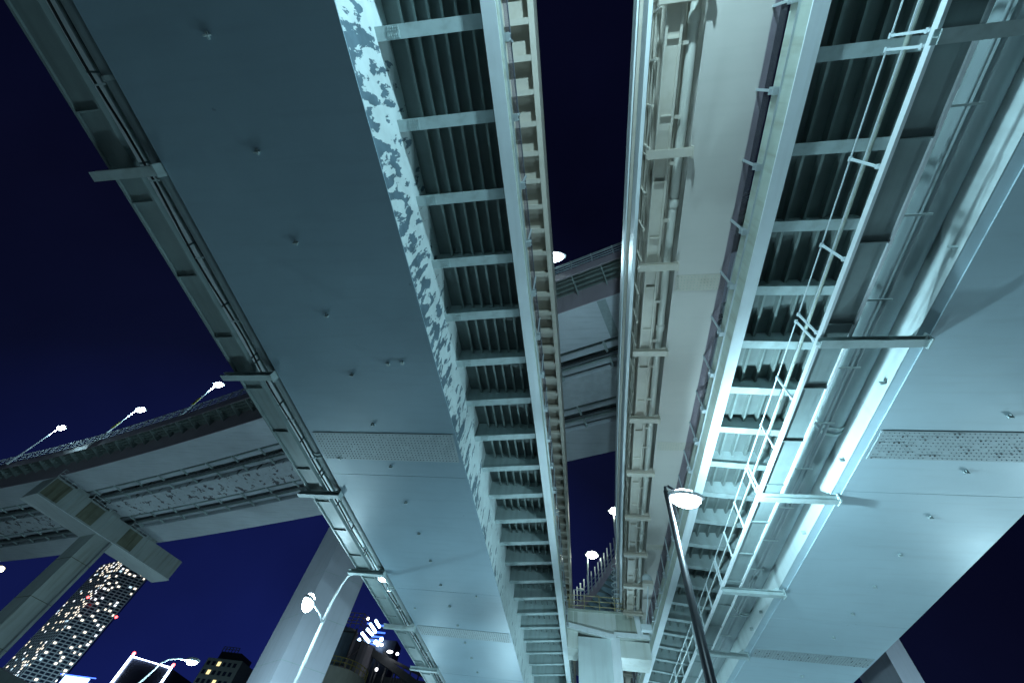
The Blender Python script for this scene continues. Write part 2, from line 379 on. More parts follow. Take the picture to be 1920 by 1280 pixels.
    while y < 52:
        mb = MB().beam((e + .04 * sgn + s(y), y, 12.74), (e + .04 * sgn + s(y), y, 14.24), .05, .06, up=(0, 1, 0))
        mb.box(min(e, e + .14 * sgn) + s(y), max(e, e + .14 * sgn) + s(y), y - .09, y + .09, 12.70, 12.73)
        mb.box(min(e, e + .14 * sgn) + s(y), max(e, e + .14 * sgn) + s(y), y - .09, y + .09, 12.92, 12.95)
        mb.tube([(e + s(y), y - .06, 12.83), (e + .16 * sgn + s(y), y - .06, 12.83)], .018, 6)
        mb.tube([(e + s(y), y + .06, 12.83), (e + .16 * sgn + s(y), y + .06, 12.83)], .018, 6)
        mb.build('barrier_post', M['galv'], T)
        yy = y + .02
        MB().sweep(frs(s, yy, yy + 1.79, 1.79), rect(min(e, e + .02 * sgn), max(e, e + .02 * sgn), 13.18, 14.15)).build('barrier_panel', M['panel'], T)
        y += 1.83
    MB().sweep(frs(s, -7, 52), rect(min(e - .01, e + .03 * sgn), max(e + .01, e + .03 * sgn), 14.152, 14.18)).build('barrier_top_rail', M['galvd'], T)
    return T
lugsA = [-1.56 + 2.31 * k for k in range(17)]
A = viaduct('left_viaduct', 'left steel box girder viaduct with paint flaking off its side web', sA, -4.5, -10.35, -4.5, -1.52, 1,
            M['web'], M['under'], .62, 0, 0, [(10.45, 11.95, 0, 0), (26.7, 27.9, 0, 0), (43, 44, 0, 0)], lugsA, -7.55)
A.name = 'box_girder_viaduct'
lugsB = [-.3 + 2.4 * k for k in range(15)]
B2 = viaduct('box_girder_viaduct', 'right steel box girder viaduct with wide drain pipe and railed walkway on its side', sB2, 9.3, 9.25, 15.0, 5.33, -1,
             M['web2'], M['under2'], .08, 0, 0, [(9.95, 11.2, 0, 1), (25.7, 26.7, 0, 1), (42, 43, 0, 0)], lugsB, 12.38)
# splice on the web of the right viaduct
mb = MB().box(8.98, 9.0, 9.95, 11.2, 10.15, 11.5); p = mb.build('web_splice_plate', M['web2'], B2)
mb = MB()
for i in range(9):
    for j in range(11):
        y, z = 10.03 + i * .136, 10.27 + j * .118
        mb.box(8.97, 8.981, y - .02, y + .02, z - .02, z + .02)
sub('bolt_field', mb, M['bolt'], p)
# A few extra lugs off the centre line of the left girder
for x, y in ((-5.5, 7.2), (-6.0, 7.25), (-5.3, 22.5), (-9.2, 24.5), (-9.4, 11.9)):
    MB().box(x - .05, x + .05, y - .05, y + .05, 9.93, 9.999).build('lifting_lug', M['bracket'], A)

# ------------------------------------------------------------------ walkway + pipe of the right viaduct
def walkway(T, s, u0, u1, z, railu, supports, sup_out, sup_in, posts, sgn, seam=2.2, mats=('walk', 'band', 'bracket', 'rail'), y1=60, th=.16, suph=.26, ystart=-14):
    wk = MB().sweep(frs(s, ystart, y1), rect(min(u0, u1), max(u0, u1), z + .06, z + .085)).build('walkway_plate', M[mats[0]], T)
    for u in (u0, u1):
        d = .035
        sub('edge_channel', MB().sweep(frs(s, ystart, y1), rect(u - d, u + d, z, z + (th if u == u1 else .16))), M[mats[1]], wk)
    y = ystart + .3
    while y < y1:
        sub('cross_angle', MB().box(min(u0, u1) + s(y) + .04, max(u0, u1) + s(y) - .04, y - .02, y + .02, z + .0, z + .058), M[mats[0]], wk); y += seam
    for y in supports:
        p = (sup_out + s(y), y, z - .1); q = (sup_in + s(y), y, z - .1)
        mb = MB(); sg = 1 if q[0] > p[0] else -1
        mb.beam(p, q, .24, suph * .12, off=(0, -.09)); mb.beam(p, q, .24, .02, off=(0, .085)); mb.beam(p, q, .014, .17)
        mb.box(q[0] - .02, q[0] + .02, y - .16, y + .16, z - .25, z + .25)
        mb.add([(q[0] - .5 * sg, y - .01, z - .0), (q[0], y - .01, z + .3), (q[0], y - .01, z), (q[0] - .5 * sg, y + .01, z), (q[0], y + .01, z + .3), (q[0], y + .01, z)],
               [(0, 1, 2), (5, 4, 3), (0, 3, 4, 1), (1, 4, 5, 2), (2, 5, 3, 0)])
        mb.build('walkway_bracket', M[mats[2]], T)
    mb = MB(); segs = [(a + .12, b - .12) for a, b in zip(supports, supports[1:])]
    ps = []
    for a, b in segs: ps += [a, a + (b - a) / 3, a + 2 * (b - a) / 3, b]
    lattice_rails(mb, s, railu, z + .16, segs, ps)
    mb.build('handrail', M[mats[3]], T)
supB = [-13.2, -6.6, 0, 6.62, 13.25, 19.9, 26.5, 33.1, 39.7]
walkway(B2, sB2, 6.68, 7.38, 10.0, 6.66, supB, 6.6, 9.16, None, -1, th=.16)
# conduits beside the walkway
for u, z, r in ((7.98, 10.42, .035), (8.14, 10.42, .045)):
    MB().tube(spath(sB2, u, z, -14, 60), r, 8).build('conduit', M['pipe'], B2, smooth=True)
for k in range(22):
    y = -12 + 2.2 * k; MB().beam((7.35 + sB2(y), y, 10.35), (8.25 + sB2(y), y, 10.35), .05, .03).build('conduit_hanger', M['bracket'], B2)
pp = MB().tube(spath(sB2, 8.66, 11.05, -14, 60), .37, 28).build('drain_pipe', M['pipe'], B2, smooth=True)
for y in (10.6, 10.85, 23.6, 23.8, -1.8, 36.5):
    MB().tube([(8.66 + sB2(y), y - .05, 11.05), (8.66 + sB2(y), y + .05, 11.05)], .415, 28).build('pipe_clamp', M['bracket'], B2)
MB().tube(spath(sB2, 7.52, 12.1, -14, 60), .055, 8).build('conduit', M['fascia'], B2, smooth=True)
# extra brackets (small triangular ears) on web bottom
for y in (4.2, 8.3, 11.6, 15.8, 22.4, 24.2):
    mb = MB().box(8.86 + sB2(y), 9.015 + sB2(y), y - .02, y + .02, 10.2, 10.32); mb.build('web_ear', M['bracket'], B2)
# ------------------------------------------------------------------ walkway + pipe of the left viaduct
supA = [-12.4, -5.8, .93, 7.65, 14.2, 20.7, 27.0, 33.4, 39.8]
walkway(A, sA, -11.97, -11.22, 10.0, -11.95, supA, -12.42, -10.42, None, 1, mats=('walk', 'walk', 'bracket', 'walk'))
MB().tube(spath(sA, -10.72, 10.42, -14, 60), .26, 20).build('drain_pipe', M['pipe'], A, smooth=True)
for y in (-1.1, 11.9, 12.1, 22.6, 22.8, 31):
    MB().tube([(-10.72 + sA(y), y - .05, 10.42), (-10.72 + sA(y), y + .05, 10.42)], .3, 20).build('pipe_clamp', M['bracket'], A)
for u, z, r in ((-11.15, 10.25, .03), (-11.08, 10.5, .045), (-11.0, 10.62, .035)):
    pts = [(sA(y) + u + .04 * math.sin(y * 1.3 + u * 9), y, z - .05 * abs(math.sin(y * .48))) for y in [-14 + .7 * k for k in range(100)]]
    MB().tube(pts, r, 6).build('cable', M['cable'], A)
mb = MB()
for k in range(30):
    y = -12 + 2.2 * k; mb.beam((-11.25 + sA(y), y, 10.2), (-10.9 + sA(y), y, 10.2), .04, .03)
mb.build('cable_tie', M['rail'], A)
# ------------------------------------------------------------------ upper deck edge above the left viaduct (A2)
A2 = thing('upper_viaduct', 'cream upper deck edge with close ladder-like ribs running above the left viaduct', 'viaduct', (-7, 10, GZ))
h2 = 17.0; ue = -1.05
MB().sweep(frs(sA2, Y0, 90), rect(-11.5, ue - .1, h2 + .42, h2 + .8)).build('deck_slab', M['cream'], A2)
MB().sweep(frs(sA2, Y0, 90), rect(-10.0, -4.2, h2 - 1.5, h2 + .419)).build('box_girder', M['under'], A2)
MB().sweep(frs(sA2, Y0, 90), rect(ue - .09, ue, h2, h2 + 1.9)).build('edge_beam', M['cream'], A2)
MB().sweep(frs(sA2, Y0, 90), rect(ue - .2, ue - .091, h2, h2 + .05)).build('edge_flange', M['cream'], A2)
MB().sweep(frs(sA2, Y0, 90), rect(ue - 1.4, ue - 1.3, h2 + .1, h2 + .419)).build('inner_stringer', M['cream'], A2)
y = -12; base = None
while y < 76:
    if base is None:
        m1 = MB().box(-4.19, ue - .2, -.01, .01, h2 + .05, h2 + .418); m1.box(-4.19, ue - .2, -.09, .09, h2 + .02, h2 + .049)
        base = m1.build('cross_rib', M['cream'], A2); o = base
    else:
        o = base.copy(); col.objects.link(o); o.parent = A2; o.matrix_parent_inverse = base.matrix_parent_inverse.copy()
    o.location.x = sA2(y); o.location.y = y; y += 1.02
# ------------------------------------------------------------------ B1 narrow ramp between
B1 = thing('ramp_viaduct', 'narrow beige box girder ramp with pipe and walkway on its left side', 'viaduct', (4, 10, GZ))
HB = 14.0
yE = 60
bxg = MB().sweep(frs(sB1, Y0, yE), rect(3.75, 5.35, HB + .03, HB + 2.1)).build('box_girder', M['tan'], B1)
sub('bottom_flange', MB().sweep(frs(sB1, Y0, yE), rect(3.65, 5.45, HB, HB + .035)), M['tan'], bxg)
MB().sweep(frs(sB1, Y0, yE), rect(2.2, 5.4, HB + 2.1, HB + 2.35)).build('deck_slab', M['cream'], B1)
# edge beam is on the cantilever tip, seen as a pale blue flange
MB().sweep(frs(sB1, Y0, yE), rect(2.40, 2.46, HB + 1.5, HB + 2.099)).build('inner_fascia', M['fascia'], B1)
MB().sweep(frs(sB1, Y0, yE), rect(2.28, 2.399, HB + .92, HB + 1.9)).build('edge_beam', M['band'], B1)
MB().sweep(frs(sB1, Y0, yE), rect(2.15, 2.3, HB + 2.351, HB + 3.2)).build('parapet', M['band'], B1)
for ya, yb in ((6.33, 6.95), (14.9, 15.45), (23.5, 24.0), (32, 32.6)):
    sh = sB1(ya); p = MB().box(3.72 + sh, 5.38 + sh, ya, yb, HB - .015, HB - .0005).build('splice_plate', M['cream'], B1)
    m1 = MB(); bolts(m1, 3.8 + sh, 5.3 + sh, ya + .07, yb - .07, HB - .015, .11, .11, r=.02); sub('bolt_field', m1, M['fascia'], p)
supC = [2.2 + 3.72 * k for k in range(-4, 15)]
walkway(B1, sB1, 2.66, 3.04, HB, 2.50, supC, 2.36, 3.70, None, 1, mats=('cream', 'cream', 'cream', 'cream'), y1=yE, suph=.2, seam=1.86)
MB().tube(spath(sB1, 3.42, HB + .32, -14, yE), .14, 14).build('drain_pipe', M['pipet'], B1, smooth=True)
MB().tube(spath(sB1, 3.17, HB + .3, -14, yE), .04, 8).build('conduit', M['cream'], B1, smooth=True)
MB().tube(spath(sB1, 2.55, HB + .5, -14, yE), .03, 8).build('conduit', M['cream'], B1, smooth=True)
for k in range(26):
    y = -6 + 1.6 * k + (k * 37 % 5) * .1
    sh = sB1(y)
    if k % 3 == 0: MB().tube([(3.42 + sh, y - .12, HB + .32), (3.42 + sh, y + .12, HB + .32)], .165, 14).build('pipe_coupling', M['pipet'], B1)
    MB().box(3.08 + sh, 3.3 + sh, y + .5, y + .6, HB + .15, HB + .19).build('pipe_hanger', M['cream'], B1)
# ------------------------------------------------------------------ generic curved deck (C and D)
def frames(pts, step=1.5):
    P = [Vector((p[0], p[1])) for p in pts]; P = [P[0] * 2 - P[1]] + P + [P[-1] * 2 - P[-2]]; out = []
    for i in range(1, len(P) - 2):
        a, b, c, d = P[i - 1:i + 3]; n = max(2, int((c - b).length / step))
        for k in range(n):
            t = k / n; out.append(.5 * ((2 * b) + (c - a) * t + (2 * a - 5 * b + 4 * c - d) * t * t + (3 * b - a - 3 * c + d) * t ** 3))
    out.append(P[-2]); fr = []
    for i, o in enumerate(out):
        d = (out[min(i + 1, len(out) - 1)] - out[max(i - 1, 0)]).normalized()
        nn = (d.y, -d.x) if d.y < 0 or True else None
        if nn[1] < 0: nn = (-nn[0], -nn[1])
        fr.append(((o.x, o.y), nn))
    return fr
def resample(fr, step):
    acc = 0; out = [fr[0]]
    for a, b in zip(fr, fr[1:]):
        L = math.hypot(b[0][0] - a[0][0], b[0][1] - a[0][1]); t = step - acc
        while t <= L:
            q = t / L; out.append(((a[0][0] + (b[0][0] - a[0][0]) * q, a[0][1] + (b[0][1] - a[0][1]) * q), a[1])); t += step
        acc = L - (t - step)
    return out
def P3(f, u, z): return (f[0][0] + f[1][0] * u, f[0][1] + f[1][1] * u, z)
frC = frames([(34, .6), (16, 7.1), (3.8, 11.6), (-1.2, 13.4), (-28.6, 23.4), (-54.6, 31.6), (-72, 36.2), (-100, 43), (-140, 50)])
C = thing('crossing_viaduct', 'high curved viaduct of three parallel box girders crossing behind the straight ones', 'viaduct', (-28, 28, GZ))
HC = 24.0
for i, (a, b) in enumerate(((0, 3.2), (5.6, 8.35), (10.7, 14.1))):
    o = MB().sweep(frC, rect(a + .04, b - .04, HC, HC + 2.3)).build('box_girder', M['crossp'] if i == 1 else M['cross'], C)
MB().sweep(frC, rect(0, .039, HC + .0, HC + 2.3)).build('web_plate', M['purple'], C)
MB().sweep(frC, rect(-1.4, 15.5, HC + 2.3, HC + 2.7)).build('deck_slab', M['rib'], C)
MB().sweep(frC, rect(-1.48, -1.401, HC + 2.0, HC + 3.1)).build('edge_beam', M['crossp'] if 0 else M['purple'], C)
fc = resample(frC, 2.1)
base = None
import bisect
for j, f in enumerate(fc[:90]):
    n = Vector((f[1][0], f[1][1], 0)); 
    v = []
    t = Vector((-n.y, n.x, 0)) * .03
    for u, z in ((-1.4, HC + 2.05), (0, HC + 1.7), (0, HC + 2.3), (-1.4, HC + 2.3)):
        v.append(Vector(P3(f, u, z)) - t)
    v += [a + t * 2 for a in v]
    MB().add(v, [(0, 1, 2, 3), (7, 6, 5, 4), (0, 4, 5, 1), (1, 5, 6, 2), (2, 6, 7, 3), (3, 7, 4, 0)]).build('cross_bracket', M['bracket'], C)
mb = MB()
for u in (-1.1, -.75, -.4): mb.sweep(frC, rect(u - .02, u + .02, HC + 2.1, HC + 2.299))
mb.build('longitudinal_ribs', M['rib'], C)
# crash rail with posts
for j, f in enumerate(resample(frC, 1.55)[:98]):
    MB().beam(P3(f, -1.44, HC + 3.1), P3(f, -1.60, HC + 4.2), .10, .07, up=(0, 1, 0)).build('rail_post', M['galv'], C)
for z, u in ((3.4, -1.46), (3.7, -1.5), (4.0, -1.55), (4.18, -1.58)):
    MB().tube([P3(f, u, HC + z) for f in frC], .035, 6).build('guard_rail', M['galvd'], C)
# inspection walkways in the two gaps between the girders
for a, b in ((3.2, 5.6), (8.35, 10.7)):
    wk = MB().sweep(frC, rect(a + .35, a + .9, HC + .3, HC + .34)).build('walkway_plate', M['cross'], C)
    sub('edge_channel', MB().sweep(frC, rect(a + .3, a + .349, HC + .2, HC + .42)), M['bracket'], wk)
    sub('edge_channel', MB().sweep(frC, rect(b - .75, b - .70, HC + .2, HC + .42)), M['bracket'], wk)
    MB().sweep(frC, rect(b - .7, b - .25, HC + .3, HC + .34)).build('walkway_plate', M['cross'], C)
    for u, z, r in ((a + 1.2, .3, .05), (a + 1.42, .34, .05), (b - 1.0, .25, .07)):
        MB().tube([P3(f, u, HC + z) for f in frC], r, 6).build('cable', M['cable'] if u < b - 1.05 else M['galvd'], C)
    for f in resample(frC, 3.9)[:40]:
        MB().beam(P3(f, a, HC + .12), P3(f, a + 1.0, HC + .12), .16, .14).build('walkway_bracket', M['bracket'], C)
        MB().beam(P3(f, b - .8, HC + .12), P3(f, b, HC + .12), .16, .14).build('walkway_bracket', M['bracket'], C)
# splices across the crossing girders
for px in (2.6, 2.9):
    pass
for tgt, (a, b) in ((1.3, (0.1, 3.1)), (1.6, (5.7, 8.3))):
    f = min(frC, key=lambda q: abs(q[0][0] - tgt)); n = f[1]; t = (-n[1], n[0])
    v = []
    for z in (HC - .02, HC - .001):
        for uu, tt in ((a, -.3), (b, -.3), (b, .3), (a, .3)):
            v.append((f[0][0] + n[0] * uu + t[0] * tt, f[0][1] + n[1] * uu + t[1] * tt, z))
    MB().add(v, [(0, 1, 2, 3), (7, 6, 5, 4), (0, 4, 5, 1), (1, 5, 6, 2), (2, 6, 7, 3), (3, 7, 4, 0)]).build('splice_plate', M['splice'], C)
# ------------------------------------------------------------------ D distant ramp over the centre pier
frD = frames([(-6, 76), (-2.4, 69), (0, 62.5), (2.6, 56.4), (3.84, 52.3), (5.25, 47.9), (7.3, 40.5), (8.6, 35)])
D = thing('distant_ramp', 'distant curved ramp with upright rail posts seen above the centre pier', 'ramp', (6, 55, GZ))
def fixn(fr): return [(o, (n if n[0] > 0 else (-n[0], -n[1]))) for o, n in fr]
frD = fixn(frD)
MB().sweep(frD, rect(0, 9, 27, 27.4)).build('deck_slab', M['deck'], D)
MB().sweep(frD, rect(-.06, 0, 26.6, 27.9)).build('edge_beam', M['purple'], D)
MB().sweep(frD, rect(3.4, 7, 24.8, 27)).build('box_girder', M['cross'], D)
for f in resample(frD, 1.5):
    n = Vector((f[1][0], f[1][1], 0)); t = Vector((-n.y, n.x, 0)) * .05; v = []
    for u, z in ((0, 26.7), (3.4, 25.6), (3.4, 27), (0, 27)): v.append(Vector(P3(f, u, z)) - t)
    v += [a + t * 2 for a in v]
    MB().add(v, [(0, 1, 2, 3), (7, 6, 5, 4), (0, 4, 5, 1), (1, 5, 6, 2), (2, 6, 7, 3), (3, 7, 4, 0)]).build('cross_bracket', M['under'], D)
for f in resample(frD, 1.25):
    MB().beam(P3(f, -.1, 27.4), P3(f, -.1, 30.0), .16, .14, up=(0, 1, 0)).build('rail_post', M['galv'], D)
for z in (28.2, 28.8): MB().tube([P3(f, -.08, z) for f in frD], .04, 6).build('guard_rail', M['galvd'], D)
# ------------------------------------------------------------------ piers
def pier_box(mb, p0, p1, p2, p3, z0, z1): return mb.prism([p0, p1, p2, p3], z0, z1)
# pier of the crossing at left : cap + column
PT = thing('pier', 'T-shaped pier with rust-stained cap beam carrying the crossing viaduct at left', 'pier', (-58, 43, GZ))
o0 = Vector((-58.9, 32.6)); n = Vector((.30, .954)).normalized(); t = Vector((-n.y, n.x))
def q2(a, b): p = o0 + n * a + t * b; return (p.x, p.y)
capo = MB().prism([q2(0, 0), q2(18.4, 0), q2(18.4, 3.3), q2(0, 3.3)], 21.3, 23.6).build('cap_beam', M['capm'], PT)
MB().prism([q2(7.6, .04), q2(9.9, .04), q2(9.9, 3.3), q2(7.6, 3.3)], GZ, 21.3).build('column', M['capm'], PT)
sub('cap_flange', MB().prism([q2(-.05, -.12), q2(18.5, -.12), q2(18.5, 3.4), q2(-.05, 3.4)], 21.22, 21.298), M['band'], capo)
for a, b in ((.3, 3.1), (5.8, 8.2), (11.0, 13.6)):
    pass
for a in (-.2, 4.2, 9.8):
    sub('stained_panel', MB().prism([q2(a + .3, -.03), q2(a + 2.3, -.03), q2(a + 2.3, -.001), q2(a + .3, -.001)], 21.5, 23.4), M['stain'], capo)
    sub('seat_plinth', MB().prism([q2(a + 2.6, .3), q2(a + 4.2, .3), q2(a + 4.2, 3), q2(a + 2.6, 3)], 23.6, 23.99), M['capm'], capo)
    m1 = MB()
    for z in (23.75, 24.1, 24.45): m1.tube([q2(a + .1, -.2) + (z,), q2(a + 2.6, -.2) + (z,)], .03, 6)
    for k in range(4): m1.tube([q2(a + .1 + .83 * k, -.2) + (23.5,), q2(a + .1 + .83 * k, -.2) + (24.45,)], .03, 6)
    m1.build('cap_handrail', M['rail'], PT)
for k in range(5):
    z = 2 + k * 4.1
    MB().prism([q2(7.57, .01), q2(9.93, .01), q2(9.93, 3.33), q2(7.57, 3.33)], z, z + .05).build('plate_joint', M['stain'], PT)
MB().tube([q2(9.5, -.14) + (GZ,), q2(9.5, -.14) + (21.2,)], .1, 10).build('drainpipe', M['galvd'], PT)
# seams on the cap
for a in (3.0, 7.5, 12.9):
    sub('cap_stiffener', MB().prism([q2(a, -.06), q2(a + .05, -.06), q2(a + .05, 0), q2(a, 0)], 21.3, 23.55), M['bracket'], capo)
# big slanting pylon leg behind the left viaduct
def ratio_pt(r, y): return (r * y, y)
PL = thing('pier', 'smooth pale concrete pier column rising behind the left walkway', 'pier', (-23, 37, GZ))
pa, pb, pc = ratio_pt(-.694, 38.5), ratio_pt(-.642, 36.0), ratio_pt(-.528, 38.2)
pd = (pa[0] + pc[0] - pb[0], pa[1] + pc[1] - pb[1])
MB().prism([pa, pb, pc, pd], GZ, 24.0).build('column', M['conc'], PL)
for k in range(6):
    z = 3.5 + k * 3.4; o_ = .02
    c_ = Vector(((pa[0] + pc[0]) / 2, (pa[1] + pc[1]) / 2))
    ex = lambda p: tuple(c_ + (Vector(p) - c_) * 1.004)
    MB().prism([ex(pa), ex(pb), ex(pc), ex(pd)], z, z + .035).build('plate_joint', M['bracket'], PL)
mb = MB().tube([(pb[0] + .8, pb[1] - .15 + .35, GZ), (pb[0] + .8, pb[1] - .15 + .35, 23.5)], .11, 10)
# column carrying the right viaduct
PR = thing('pier', 'white column beyond the right viaduct, brightly lit on its right face', 'pier', (23.5, 41, GZ))
pa, pb, pc = ratio_pt(.525, 42.5), ratio_pt(.596, 39.5), ratio_pt(.634, 40.5)
pd = (pa[0] + pc[0] - pb[0], pa[1] + pc[1] - pb[1])
MB().prism([pa, pb, pc, pd], GZ, 26).build('column', M['conc'], PR)
# centre pier
PC = thing('pier', 'pale steel pier with streaked cap and railed catwalk between the two viaducts', 'pier', (1.2, 34, GZ))
v = []
prof = [(-.75, 14.2), (-.75, 13.1), (2.3, 12.62), (5.3, 12.9), (5.3, 14.2)]
for yy in (33.0, 36.0): v += [(x, yy, z) for x, z in prof]
cap = MB().add(v, [(0, 1, 2, 3, 4), (9, 8, 7, 6, 5), (0, 5, 6, 1), (1, 6, 7, 2), (2, 7, 8, 3), (3, 8, 9, 4), (4, 9, 5, 0)]).build('cap_beam', M['pier'], PC)
m1 = MB().beam((-.8, 32.9, 13.22), (2.6, 32.9, 12.68), .2, .28); m1.box(2.5, 5.2, 32.82, 32.98, 12.75, 13.0)
sub('cap_flange', m1, M['band'], cap)
m1 = MB()
for x in (-.35, .05, 2.6): m1.box(x, x + .06, 32.96, 32.999, 13.3, 14.15)
sub('cap_stiffener', m1, M['pier'], cap)
sub('stained_panel', MB().box(-.7, -.02, 32.975, 32.999, 13.35, 14.15), M['fascia'], cap)
sub('stained_panel', MB().box(2.7, 4.6, 32.975, 32.999, 13.1, 14.15), M['fascia'], cap)
MB().box(0.0, 2.25, 33.15, 35.8, GZ, 12.66).build('column', M['web2'], PC)
MB().box(2.25, 2.85, 32.85, 35.9, GZ, 12.66).build('column_flange', M['band'], PC)
MB().box(2.86, 4.9, 33.3, 35.5, 11.7, 12.7).build('cap_block', M['pier'], PC)
MB().box(-.75, -.02, 33.3, 35.5, 12.0, 13.1).build('cap_block', M['pier'], PC)
MB().beam((4.05, 32.9, 15.2), (4.3, 32.9, 12.9), .35, .3, up=(0, 1, 0)).build('side_brace', M['band'], PC)
m1 = MB()
for z in (14.5, 14.85, 15.2): m1.tube([(-1.3, 32.8, z), (3.9, 32.8, z)], .03, 6)
for k in range(5): m1.tube([(-.6 + 1.1 * k, 32.8, 14.2), (-.6 + 1.1 * k, 32.8, 15.2)], .035, 6)
m1.build('catwalk_handrail', paint('ochre_rail_paint', (.42, .36, .2), var=.2), PC)
MB().box(-1.3, 3.9, 32.75, 33.0, 14.2, 14.26).build('catwalk_plate', M['fascia'], PC)
# caged ladder rising from the centre pier
LD = thing('caged_ladder', 'slim ladder with round safety hoops standing above the centre pier catwalk', 'ladder', (2.7, 33.6, 14.2))
m1 = MB()
for x in (2.72, 3.12): m1.tube([(x, 33.6, 14.2), (x + .25, 33.6, 17.9)], .03, 6)
m1.build('stile', M['rail'], LD)
m1 = MB()
for k in range(12): m1.tube([(2.73 + .02 * k, 33.6, 14.5 + .28 * k), (3.13 + .02 * k, 33.6, 14.5 + .28 * k)], .015, 5)
m1.build('rung', M['rail'], LD)
for k in range(6):
    z = 15.4 + .48 * k; cx = 2.92 + (z - 14.2) * .068
    MB().tube([(cx + .42 * math.cos(a * math.pi / 8), 33.25 + .4 * math.sin(a * math.pi / 8), z) for a in range(17)], .03, 5, cap=False).build('hoop', M['rail'], LD)
# domed lantern on B1
p = aty(1213, 1085, 26.5); DL = thing('domed_lantern', 'white domed lantern with thin conduit hanging below the beige ramp', 'lantern', tuple(p))
MB().blob(p, .30, .30, .30, n=18).build('dome', M['rail'], DL, smooth=True)
MB().box(p.x - .3, p.x + .3, p.y - .3, p.y + .3, p.z - .42, p.z - .22).build('housing', M['cream'], DL)
q = aty(1211, 1172, 28.5)
MB().tube([(p.x, p.y, p.z - .4), (p.x * .9 + q.x * .1, (p.y + q.y) / 2, (p.z + q.z) / 2), tuple(q)], .03, 6).build('conduit', M['rail'], DL)
MB().box(q.x - .3, q.x + .3, q.y - .2, q.y + .2, q.z - .3, q.z).build('terminal_box', M['rail'], DL)
MB().beam((p.x, p.y, p.z + .25), (p.x, p.y + .1, 14.0), .12, .12, up=(0, 1, 0)).build('mount', M['cream'], DL)
# ------------------------------------------------------------------ street lamps
def head(T, c, ax, L=.62, lens='lens', power=2500, lr=.16, colr=LC, rz=.15, lit=True):
    c = Vector(c); a = Vector((ax[0], ax[1], 0)).normalized()
    hd = MB().blob(c + Vector((0, 0, .09)), L, L * .42, .16, ax=a, lo=-.45).build('lamp_head', M['lamphead'], T, smooth=True)
    hm = MB().blob(c + Vector((0, 0, .02)), L * .78, L * .36, rz, ax=a).build('lamp_glass', M[lens] if lit else M['rail'], T, smooth=True)
    if lit and power:
        ld = bpy.data.lights.new('lamp_light', 'POINT'); ld.energy = power; ld.color = colr; ld.shadow_soft_size = lr
        lo = bpy.data.objects.new('lamp_light', ld); col.objects.link(lo); lo.parent = T
        lo.matrix_parent_inverse = Matrix.Translation(T.location).inverted(); lo.location = c + Vector((0, 0, -rz - lr - .04))
def arc(p, q, r, n=8):  # smooth quarter-like bend from vertical at p to q
    p = Vector(p); q = Vector(q); c = Vector((p.x, p.y, q.z)); out = []
    for i in range(n + 1):
        t = i / n; out.append(p * (1 - t) ** 2 + c * (2 * t * (1 - t)) + q * t * t)
    return out
# black pole with the brightest lamp
T = thing('street_lamp', 'tall black lamp pole with the brightest light, in front of the right viaduct', 'street lamp', (3.05, 12.1, GZ))
MB().tube([(3.32, 13.8, GZ), (3.05, 12.1, 3.0), (3.05, 12.1, 9.15)], [.17, .14, .075], 16).build('pole', M['pole'], T, smooth=True)
MB().tube([(3.05, 12.1, 9.1), (3.06, 12.1, 9.3), (3.15, 12.1, 9.35), (3.5, 12.13, 9.1)], .05, 8).build('arm', M['pole'], T, smooth=True)
hc = aty(1285, 935, 12.2)
head(T, hc, (1, .1), L=.66, power=700, rz=.34, lr=.10)
ld = bpy.data.lights.new('lamp_beam', 'SPOT'); ld.energy = 3300; ld.color = LC; ld.shadow_soft_size = .08; ld.spot_size = math.radians(170); ld.spot_blend = .5
lo = bpy.data.objects.new('lamp_beam', ld); col.objects.link(lo); lo.parent = T; lo.matrix_parent_inverse = Matrix.Translation(T.location).inverted()
lo.location = hc + Vector((.70, .03, -.05)); lo.rotation_euler = Vector((1, .0, .05)).to_track_quat('-Z', 'Y').to_euler()
# twin-arm lamp in front of the left walkway
y = 23.0; X = -.586 * y
T = thing('street_lamp', 'pale curved pole with two lamps in front of the concrete column', 'street lamp', (X, y, GZ))
MB().tube([(X, y, GZ), (X, y, 4.5), (X, y, 8.3)], [.13, .10, .085], 14).build('pole', M['polew'], T, smooth=True)
a1 = (X, y, 8.3); a2 = aty(640, 1090, y); a3 = aty(662, 1074, y); a4 = aty(700, 1078, y)
MB().tube([a1] + [tuple(aty(px, py, y)) for px, py in ((622, 1128), (640, 1096), (652, 1080), (668, 1073), (690, 1076), (708, 1082))], [.08, .07, .06, .055, .05, .05, .05], 10).build('arm', M['polew'], T, smooth=True)
h2_ = aty(717, 1086, y); head(T, h2_, (1, 0), L=.42, power=350, lr=.08, rz=.12)
h1_ = aty(578, 1130, 21.3)
MB().tube([a1, tuple(aty(600, 1150, 22.4)), tuple(aty(590, 1136, 21.8)), tuple(h1_)], .05, 8).build('arm', M['polew'], T, smooth=True)
head(T, h1_, (.3, -1), L=.72, power=450, rz=.40, lr=.15)
# far low lamp at left
y = 30.0; hp = aty(360, 1240, y); X = -.945 * y
T = thing('street_lamp', 'slim lamp with long curved arm in front of the outlined building', 'street lamp', (X, y, GZ))
MB().tube([(X, y, GZ), (X, y, 6.2)] + [tuple(aty(px, py, y)) for px, py in ((290, 1254), (300, 1243), (318, 1235), (335, 1234), (352, 1237))], [.12, .07, .06, .05, .05, .05, .045], 10).build('pole', M['polew'], T, smooth=True)
head(T, hp, (1, .1), L=.5, power=900, rz=.2)
